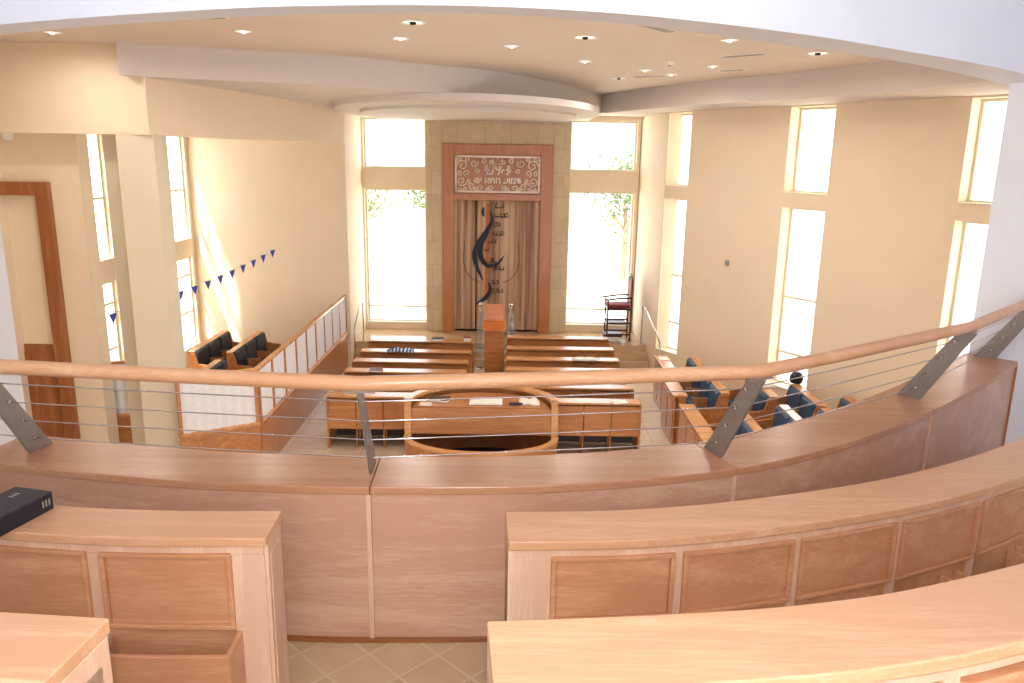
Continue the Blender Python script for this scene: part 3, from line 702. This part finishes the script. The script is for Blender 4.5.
# ================================================================== TALL RED CHAIR
cx, cy, cz0 = 2.5, 18.25, .45
ch = thing('tall_armchair', 'tall dark wooden armchair with red seat and footrest beside the right ark window', 'chair', (cx, cy, cz0))
for dx in (-.27, .27):
    for dy in (-.24, .24):
        zt = 1.5 if dx > 0 else .98
        MB().lathe([(0, 0), (.022, 0), (.026, .06), (.018, .12), (.024, .4), (.018, .5), (.024, .7), (.02, zt - .05), (.026, zt - .02), (0, zt)], (cx + dx, cy + dy, cz0), 10).build('leg', MAHOG, ch)
MB().box(cx - .28, cx + .27, cy - .25, cy + .25, cz0 + .74, cz0 + .8).build('seat_frame', MAHOG, ch, .01)
MB().box(cx - .27, cx + .25, cy - .23, cy + .23, cz0 + .8, cz0 + .88).build('seat', REDV, ch, .03)
MB().slab([(cx + .25, cy - .2, cz0 + .9), (cx + .25, cy - .2, cz0 + 1.35), (cx + .25, cy - .1, cz0 + 1.44), (cx + .25, cy + .1, cz0 + 1.44), (cx + .25, cy + .2, cz0 + 1.35), (cx + .25, cy + .2, cz0 + .9)], (.04, 0, 0)).build('backrest', REDV, ch, .015)
MB().tube([(cx + .27, cy - .24, cz0 + 1.42), (cx + .27, cy - .12, cz0 + 1.52), (cx + .27, cy, cz0 + 1.57), (cx + .27, cy + .12, cz0 + 1.52), (cx + .27, cy + .24, cz0 + 1.42)], .025, 8).build('crest_rail', MAHOG, ch)
for dy in (-.24, .24):
    MB().tube([(cx + .27, cy + dy, cz0 + 1.04), (cx, cy + dy, cz0 + 1.03), (cx - .27, cy + dy, cz0 + .99), (cx - .36, cy + dy, cz0 + 1.0)], .024, 8).build('arm', MAHOG, ch)
    for z in (.15, .42): MB().box(cx - .27, cx + .27, cy + dy - .015, cy + dy + .015, cz0 + z, cz0 + z + .04).build('stretcher', MAHOG, ch)
MB().box(cx - .3, cx + .2, cy - .24, cy + .24, cz0 + .4, cz0 + .43).build('footrest', MAHOG, ch, .006)
MB().box(cx - .34, cx + .1, cy - .22, cy + .22, cz0 + .1, cz0 + .16).build('low_step', MAHOG, ch, .006)

# ================================================================== PARAPET, RAILING
PF = Curve([(-2.32, 3.12), (-1.46, 2.96), (-1.0, 2.92), (-.56, 2.91), (.2, 2.96), (.97, 3.16), (1.62, 3.52), (2.23, 3.99), (2.85, 4.55), (3.42, 5.12)])
pa = thing('parapet', 'curved wood-clad parapet along the gallery edge with flat top', 'parapet', (0, 3.0, 2.7))
jt = [0, PF.tx(-.56), PF.tx(.98), PF.tx(2.28), PF.L]
for i in range(4):
    a, b = jt[i], jt[i + 1]
    ribbon(MB(), PF, a + .002, b - .002, .0, .33, 3.365, 3.4).build('top_board', PARTOP, pa, .004)
    ribbon(MB(), PF, a + .004, b - .016, .012, .03, 2.7, 3.365).build('front_panel', PAR, pa)
    ribbon(MB(), PF, a + .004, b - .004, .3, .32, 2.4, 3.365).build('hall_side_panel', PAR, pa)
    if 0 < i: ribbon(MB(), PF, a - .016, a + .003, .004, .03, 2.7, 3.365).build('joint_strip', BEECHV, pa)
ribbon(MB(), PF, PF.L - .03, PF.L, .0, .33, 2.7, 3.365).build('end_panel', DOORW, pa)
ribbon(MB(), PF, .01, PF.L - .03, .03, .3, 2.7, 3.365).build('core', PEWD, pa)
ribbon(MB(), PF, 0, PF.L, -.008, .012, 2.7, 2.715).build('base_strip', PEWD, pa)
posts = [PF.tx(-2.12), PF.tx(-.575), PF.tx(.99), PF.tx(2.38), PF.tx(3.36)]
def railpath(off, z):
    pts = []; ks = [0.0] + posts + [PF.L]
    for a, b in zip(ks, ks[1:]):
        if b - a < .02: continue
        A_ = PF.at(a, off); B_ = PF.at(b, off)
        for i in range(8):
            u = i / 8; q = A_.lerp(B_, u); c_q = PF.at(a + (b - a) * u, off); q = q.lerp(c_q, .12); pts.append((q.x, q.y, z))
    q = PF.at(PF.L, off); pts.append((q.x, q.y, z)); return pts
ra = thing('balcony_railing', 'wooden handrail on slanted steel posts with thin steel cables above the parapet', 'railing', (0, 3.1, 3.4))
ZR = 3.85; RO = -.07
MB().tube(railpath(RO, ZR), .03, 14).build('handrail', RAILW, ra)
def lean(f): return .19 + (RO - .19 + .01) * f     # radial offset of the post axis at height fraction f
for t in posts:
    n_ = PF.nrm(t); p = PF.at(t); dd = Vector((n_.y, -n_.x))
    def P(o, z): q = p + n_ * o; return (q.x - dd.x * .006, q.y - dd.y * .006, z)
    MB().slab([P(.125, 3.401), P(.255, 3.401), P(RO + .05, ZR - .03), P(RO - .04, ZR - .03)], (dd.x * .012, dd.y * .012, 0)).build('post', STEEL, ra, .002)
    q0 = PF.at(t - .06, RO); q1 = PF.at(t + .06, RO)
    MB().beam((q0.x, q0.y, ZR - .028), (q1.x, q1.y, ZR - .028), .036, .008).build('saddle', STEEL, ra)
    for f in (.14, .36, .58, .8):
        mb = MB(); q = PF.at(t, lean(f)); z = 3.4 + .45 * f
        mb.tube([(q.x - dd.x * .014, q.y - dd.y * .014, z), (q.x + dd.x * .014, q.y + dd.y * .014, z)], .007, 8); mb.build('cable_clamp', CHROME, ra)
for f in (.14, .36, .58, .8):
    mb = MB(); z = 3.4 + .45 * f; mb.tube(railpath(lean(f), z), .0028, 6); mb.build('cable', CHROME, ra)

# ================================================================== GALLERY DESKS
def gallery_desk(label, near, t0, t1, zt, zf, w, pan, panz, box=None, ends=(True, True), depthseat=.3, topov=.02):
    """near: curve of the camera-side edge; pan list of (t0,t1) raised panels; top board z=zt; floor zf"""
    p0 = near.at((t0 + t1) / 2); t = thing('gallery_desk', label, 'desk', (p0.x, p0.y, zf))
    ribbon(MB(), near, t0 - topov, t1 + topov, 0, w, zt - .032, zt).build('top_board', BEECH, t, .004)
    ribbon(MB(), near, t0, t1, .035, .055, zf, zt - .032).build('back_board', BEECHP, t, .002)
    ribbon(MB(), near, t0, t1, .02, .036, zt - .07, zt - .032).build('top_fillet', BEECHV, t, .003)
    # stiles between the panels
    edges = [t0] + [k for p in pan for k in p] + [t1]
    for i in range(0, len(edges), 2):
        if edges[i + 1] - edges[i] > .004: ribbon(MB(), near, edges[i], edges[i + 1], .022, .036, zf, zt - .07).build('stile', BEECHV, t, .002)
    z0, z1 = panz
    for a, b in pan:
        mb = MB(); m_ = .016
        ribbon(mb, near, a, b, .008, .036, z1 - m_, z1); ribbon(mb, near, a, b, .008, .036, z0, z0 + m_)
        ribbon(mb, near, a, a + m_, .008, .036, z0 + m_, z1 - m_); ribbon(mb, near, b - m_, b, .008, .036, z0 + m_, z1 - m_)
        mo = mb.build('panel', BEECHP, t, .003)
        ribbon(mb2 := MB(), near, a + m_, b - m_, .02, .036, z0 + m_, z1 - m_); mb2.build('panel_field', BEECHP, mo, .004)
    for a, b in (box or []):
        mb = MB(); bz = zt - .345; o = -.12
        ribbon(mb, near, a, b, o, o + .016, bz - .26, bz); ribbon(mb, near, a, a + .016, o + .016, .034, bz - .26, bz + .0); ribbon(mb, near, b - .016, b, o + .016, .034, bz - .26, bz + .0)
        ribbon(mb, near, a + .016, b - .016, o + .016, .034, bz - .26, bz - .24); mb.build('book_box', BEECHP, t, .003)
    if ends[0]:
        mb = MB(); ribbon(mb, near, t0 - .012, t0 + .012, .03, w - .01, zf, zt - .032); ribbon(mb, near, t0 - .02, t0 - .012, .05, w - .04, zf + .06, zt - .08); mb.build('end_panel', BEECHV, t, .003)
    if ends[1]:
        mb = MB(); ribbon(mb, near, t1 - .012, t1 + .012, .03, w - .01, zf, zt - .032); ribbon(mb, near, t1 + .012, t1 + .02, .05, w - .04, zf + .06, zt - .08); mb.build('end_panel', BEECHV, t, .003)
    # seat on the hall side
    ribbon(MB(), near, t0 + .02, t1 - .02, w - .03, w - .01, zf + .1, zt - .06).build('front_board', BEECHP, t)
    return t
D1R = Curve([(0.0, 2.28), (.42, 2.31), (.85, 2.4), (1.45, 2.6), (2.01, 2.88), (2.6, 3.28), (3.1, 3.7)])
pan = []; t = .14
for w_ in [.445] * 7:
    pan.append((t, t + .415)); t += w_
gallery_desk('long curved wooden desk with raised panels right of the gap, second row from the camera', D1R, .0, 3.4, 3.5, 2.7, .22, pan, (3.2, 3.437), [(1.35, 1.75), (1.82, 2.2), (2.25, 2.65)], (True, False))
D1L = Curve([(-2.1, 2.38), (-1.62, 2.3), (-1.2, 2.27), (-.775, 2.28)])
LL = D1L.L
gallery_desk('curved wooden desk with raised panels left of the gap, carrying a black book', D1L, .0, LL - .015, 3.5, 2.7, .2, sorted([(LL - .545, LL - .12), (LL - 1.015, LL - .59), (LL - 1.48, LL - 1.06)]), (3.165, 3.438), [(LL - .57, LL - .1), (LL - 1.04, LL - .62)], (False, True))
D2R = Curve([(-.022, 1.17), (.3, 1.2), (.65, 1.25), (1.01, 1.35), (1.6, 1.6), (2.2, 1.95)])
gallery_desk('curved wooden desk right of the gap, nearest the camera', D2R, .0, 2.4, 3.8, 3.0, .215, [(.1 + .41 * k, .1 + .41 * k + .37) for k in range(5)], (3.48, 3.72), None, (True, False))
D2L = Curve([(-2.0, 1.33), (-1.4, 1.23), (-.8, 1.18)])
L2 = D2L.L
gallery_desk('short end of a wooden desk at the bottom left corner, nearest the camera', D2L, 0, L2 - .01, 3.8, 3.0, .195, [(L2 - .52, L2 - .12), (L2 - .96, L2 - .56)], (3.48, 3.72), None, (False, True))

# black book on the left desk
bk = book('prayer_book', 'thick black book with silver lettering at the left end of the gallery desk', 'book', (-1.662, 2.372, 3.5), .25, .15, .06, BLACK, 1.34)
MB().box(-.12, .12, -.079, -.075, 0, .06).build('spine', BLACK, bk, .0015, shift=False)
for k in range(3):
    MB().box(.05 + k * .013, .055 + k * .013, .01, .03, .06, .061).build('cover_letter', SILVER, bk, shift=False)
    MB().box(.075 + k * .013, .081 + k * .013, -.08, -.079, .02, .043).build('spine_letter', SILVER, bk, shift=False)

# ================================================================== BUNTING
bu = thing('pennant_string', 'string of small blue triangular pennants across the left section', 'bunting', (-5.21, 17.18, 2.63))
A = Vector((-5.21, 17.17, 2.63)); Bq = Vector((-5.97, 11.3, 2.31))
def bp(t): q = A.lerp(Bq, t); q.z -= .1 * math.sin(PI * t); return q
mb = MB(); mb.tube([bp(i / 30) for i in range(31)], .006, 5); mb.build('string', WHITEP, bu)
for i in range(13):
    t = .03 + i * .079; q = bp(t); d = (A - Bq).normalized(); d = Vector((.75, .66, 0)).normalized()
    a = q - d * .06; b = q + d * .06
    MB().slab([a, b, q + Vector((0, 0, -.17))], (.66 * .006, -.75 * .006, 0)).build('pennant', PENB, bu)

# ================================================================== CEILING FITTINGS
def downlight(label, x, y, r=.1, power=15):
    t = thing('downlight', label, 'ceiling light', (x, y, 6.0), 0, 'recessed downlights in the hall ceiling')
    MB().lathe([(r * .72, .0), (r * .72, -.004), (r, -.012), (r, 0)], n=28).build('trim_ring', WHITEP, t, shift=False)
    MB().lathe([(r * .74, -.003), (r * .5, -.0025), (0, -.002)], n=24).build('reflector', LAMPIN, t, shift=False)
    MB().lathe([(0, -.03), (r * .22, -.026), (r * .3, -.003)], n=16).build('bulb', DARKIN if r > .11 else LAMPIN, t, shift=False)
    l = lamp('downlight_glow', 'AREA', (0, 0, -.045), power, (1, .93, .85), shape='DISK', size=r * 1.4); l.parent = t; l.data.spread = PI * .95
DL = [(413, -1.06, 8.52, .13), (401, -1.35, 9.68, .1), (243, -3.06, 9.33, .1), (512, -.06, 10.22, .1), (585, .77, 9.37, .13), (585, .97, 11.67, .1), (619, 1.75, 14.05, .12), (645, 1.98, 12.72, .1),
      (730, 2.41, 9.43, .11), (818, 3.78, 10.42, .14), (108, -4.19, 8.57, .1), (52, -5.38, 9.64, .1), (713, 2.86, 12.04, .1), (668, 2.5, 13.3, .1)]
names = ['large round downlight nearest the header, left of centre', 'small downlight just below the large left one', 'small downlight above the long curved fascia on the left', 'small downlight at the middle of the ceiling near the fascia', 'large round downlight right of centre near the header', 'small downlight above the fascia, left of the ceiling notch', 'bright downlight closest to the ceiling notch', 'small dim downlight between the slots near the right fascia',
         'downlight beside the long slot vent on the right', 'brightest large downlight at the far right of the ceiling', 'downlight near the header at the upper left', 'leftmost small downlight above the door wall', 'small downlight below the long slot vent', 'small downlight near the farthest slot vent']
for (u, x, y, r), nm in zip(DL, names): downlight(nm + ', recessed in the plaster', x, y, r)
def vent(label, a, b, w=.14):
    p = Vector(a + (6.0,)); q = Vector(b + (6.0,)); t = thing('slot_vent', label, 'air vent', ((a[0] + b[0]) / 2, (a[1] + b[1]) / 2, 6.0))
    dn = Vector((0, 0, -.006)); MB().beam(p + dn, q + dn, w, .012).build('frame', WHITEP, t)
    d = (q - p).normalized(); n = d.cross(Vector((0, 0, 1)))
    for k in (-1, 0, 1): MB().beam(p + d * .03 + n * k * w * .28 + dn * 2.2, q - d * .03 + n * k * w * .28 + dn * 2.2, w * .14, .008).build('louvre', GRILLE, t)
vent('slot air vent at the upper left of the ceiling near the header', (-3.55, 8.4), (-2.9, 8.36))
vent('slot air vent cut off by the header, right of centre', (1.22, 8.35), (1.65, 8.85))
vent('long slot air vent on the right of the ceiling', (2.7, 10.9), (3.15, 10.5))
vent('slot air vent next to the ceiling notch', (1.96, 13.8), (2.45, 13.4))
vent('faint slot air vent closest to the right fascia', (3.1, 12.6), (3.4, 12.3))
t = thing('smoke_detector', 'small round detector on the right of the hall ceiling', 'detector', (2.15, 11.6, 6.0))
MB().lathe([(0, -.05), (.04, -.048), (.055, -.03), (.06, 0)], n=20).build('housing', WHITEP, t, shift=False); MB().lathe([(0, -.06), (.018, -.058), (.02, -.048)], n=12).build('sensor', DARKIN, t, shift=False)
t = thing('wall_sensor', 'small grey sensor on the right wall between the windows', 'sensor', (4.18, 15.28, 2.71))
MB().lathe([(0, -.06), (.035, -.055), (.045, -.02), (.045, .04), (0, .05)], n=16).build('body', GRILLE, t, shift=False)
t = thing('security_camera', 'small white dome camera under the beam by the left white wall', 'camera', (-6.75, 10.75, 4.88))
MB().lathe([(0, -.1), (.05, -.09), (.075, -.05), (.08, 0)], n=20).build('dome', WHITEP, t, shift=False)

# ================================================================== OUTDOORS
GROUND = mat('pale_paving', '#e0d8c8', .9, noise=.06, nscale=.6)
struct(MB().box(-60, 60, 19.4, 90, -.5, -.35).box(-60, -7.4, -10, 19.4, -.5, -.35).box(9.5, 60, -10, 19.4, -.5, -.35).build('ground', GROUND))
LEAF = mat('leaves', '#56663e', .8, noise=.2, nscale=2); TRUNK = mat('bark', '#8a7660', .9)
def tree(label, x, y, h, r, seed, n=1100):
    rnd = random.Random(seed); t = thing('tree', label, 'tree', (x, y, -.35))
    mb = MB(); mb.tube([(x, y, -.35), (x + .1, y, h * .35), (x, y + .1, h * .6)], [.18, .13, .06], 8)
    for k in range(5): a = k * 1.3; mb.tube([(x, y, h * .35), (x + r * .5 * math.cos(a), y + r * .5 * math.sin(a), h * .62)], [.07, .03], 6)
    mb.build('trunk', TRUNK, t)
    mb = MB(); blobs = [(rnd.uniform(-.5, .5) * r, rnd.uniform(-.5, .5) * r, h * rnd.uniform(.5, .85), r * rnd.uniform(.35, .6)) for _ in range(9)]
    for i in range(n):
        bx, by_, bz, br = rnd.choice(blobs); v = Vector((rnd.gauss(0, 1), rnd.gauss(0, 1), rnd.gauss(0, 1))).normalized() * br * rnd.uniform(.6, 1.05)
        c = Vector((x + bx, y + by_, bz)) + v; a = Vector((rnd.gauss(0, 1), rnd.gauss(0, 1), rnd.gauss(0, 1))).normalized(); b = a.orthogonal().normalized(); s_ = .13
        mb.add([c - a * s_, c + b * s_ * .5, c + a * s_, c - b * s_ * .5], [(0, 1, 2, 3)])
    mb.build('crown', LEAF, t)
tree('pale green tree outside the left ark window', -6.5, 34, 4.6, 2.2, 1); tree('second pale tree outside the left ark window, nearer the ark', -3.6, 38, 4.4, 1.8, 2)
tree('broad pale green tree outside the right ark window', 4.6, 33, 4.8, 2.4, 3)
tree('pale green tree outside the middle window of the right wall', 12.5, 26, 3.2, 2.4, 4)
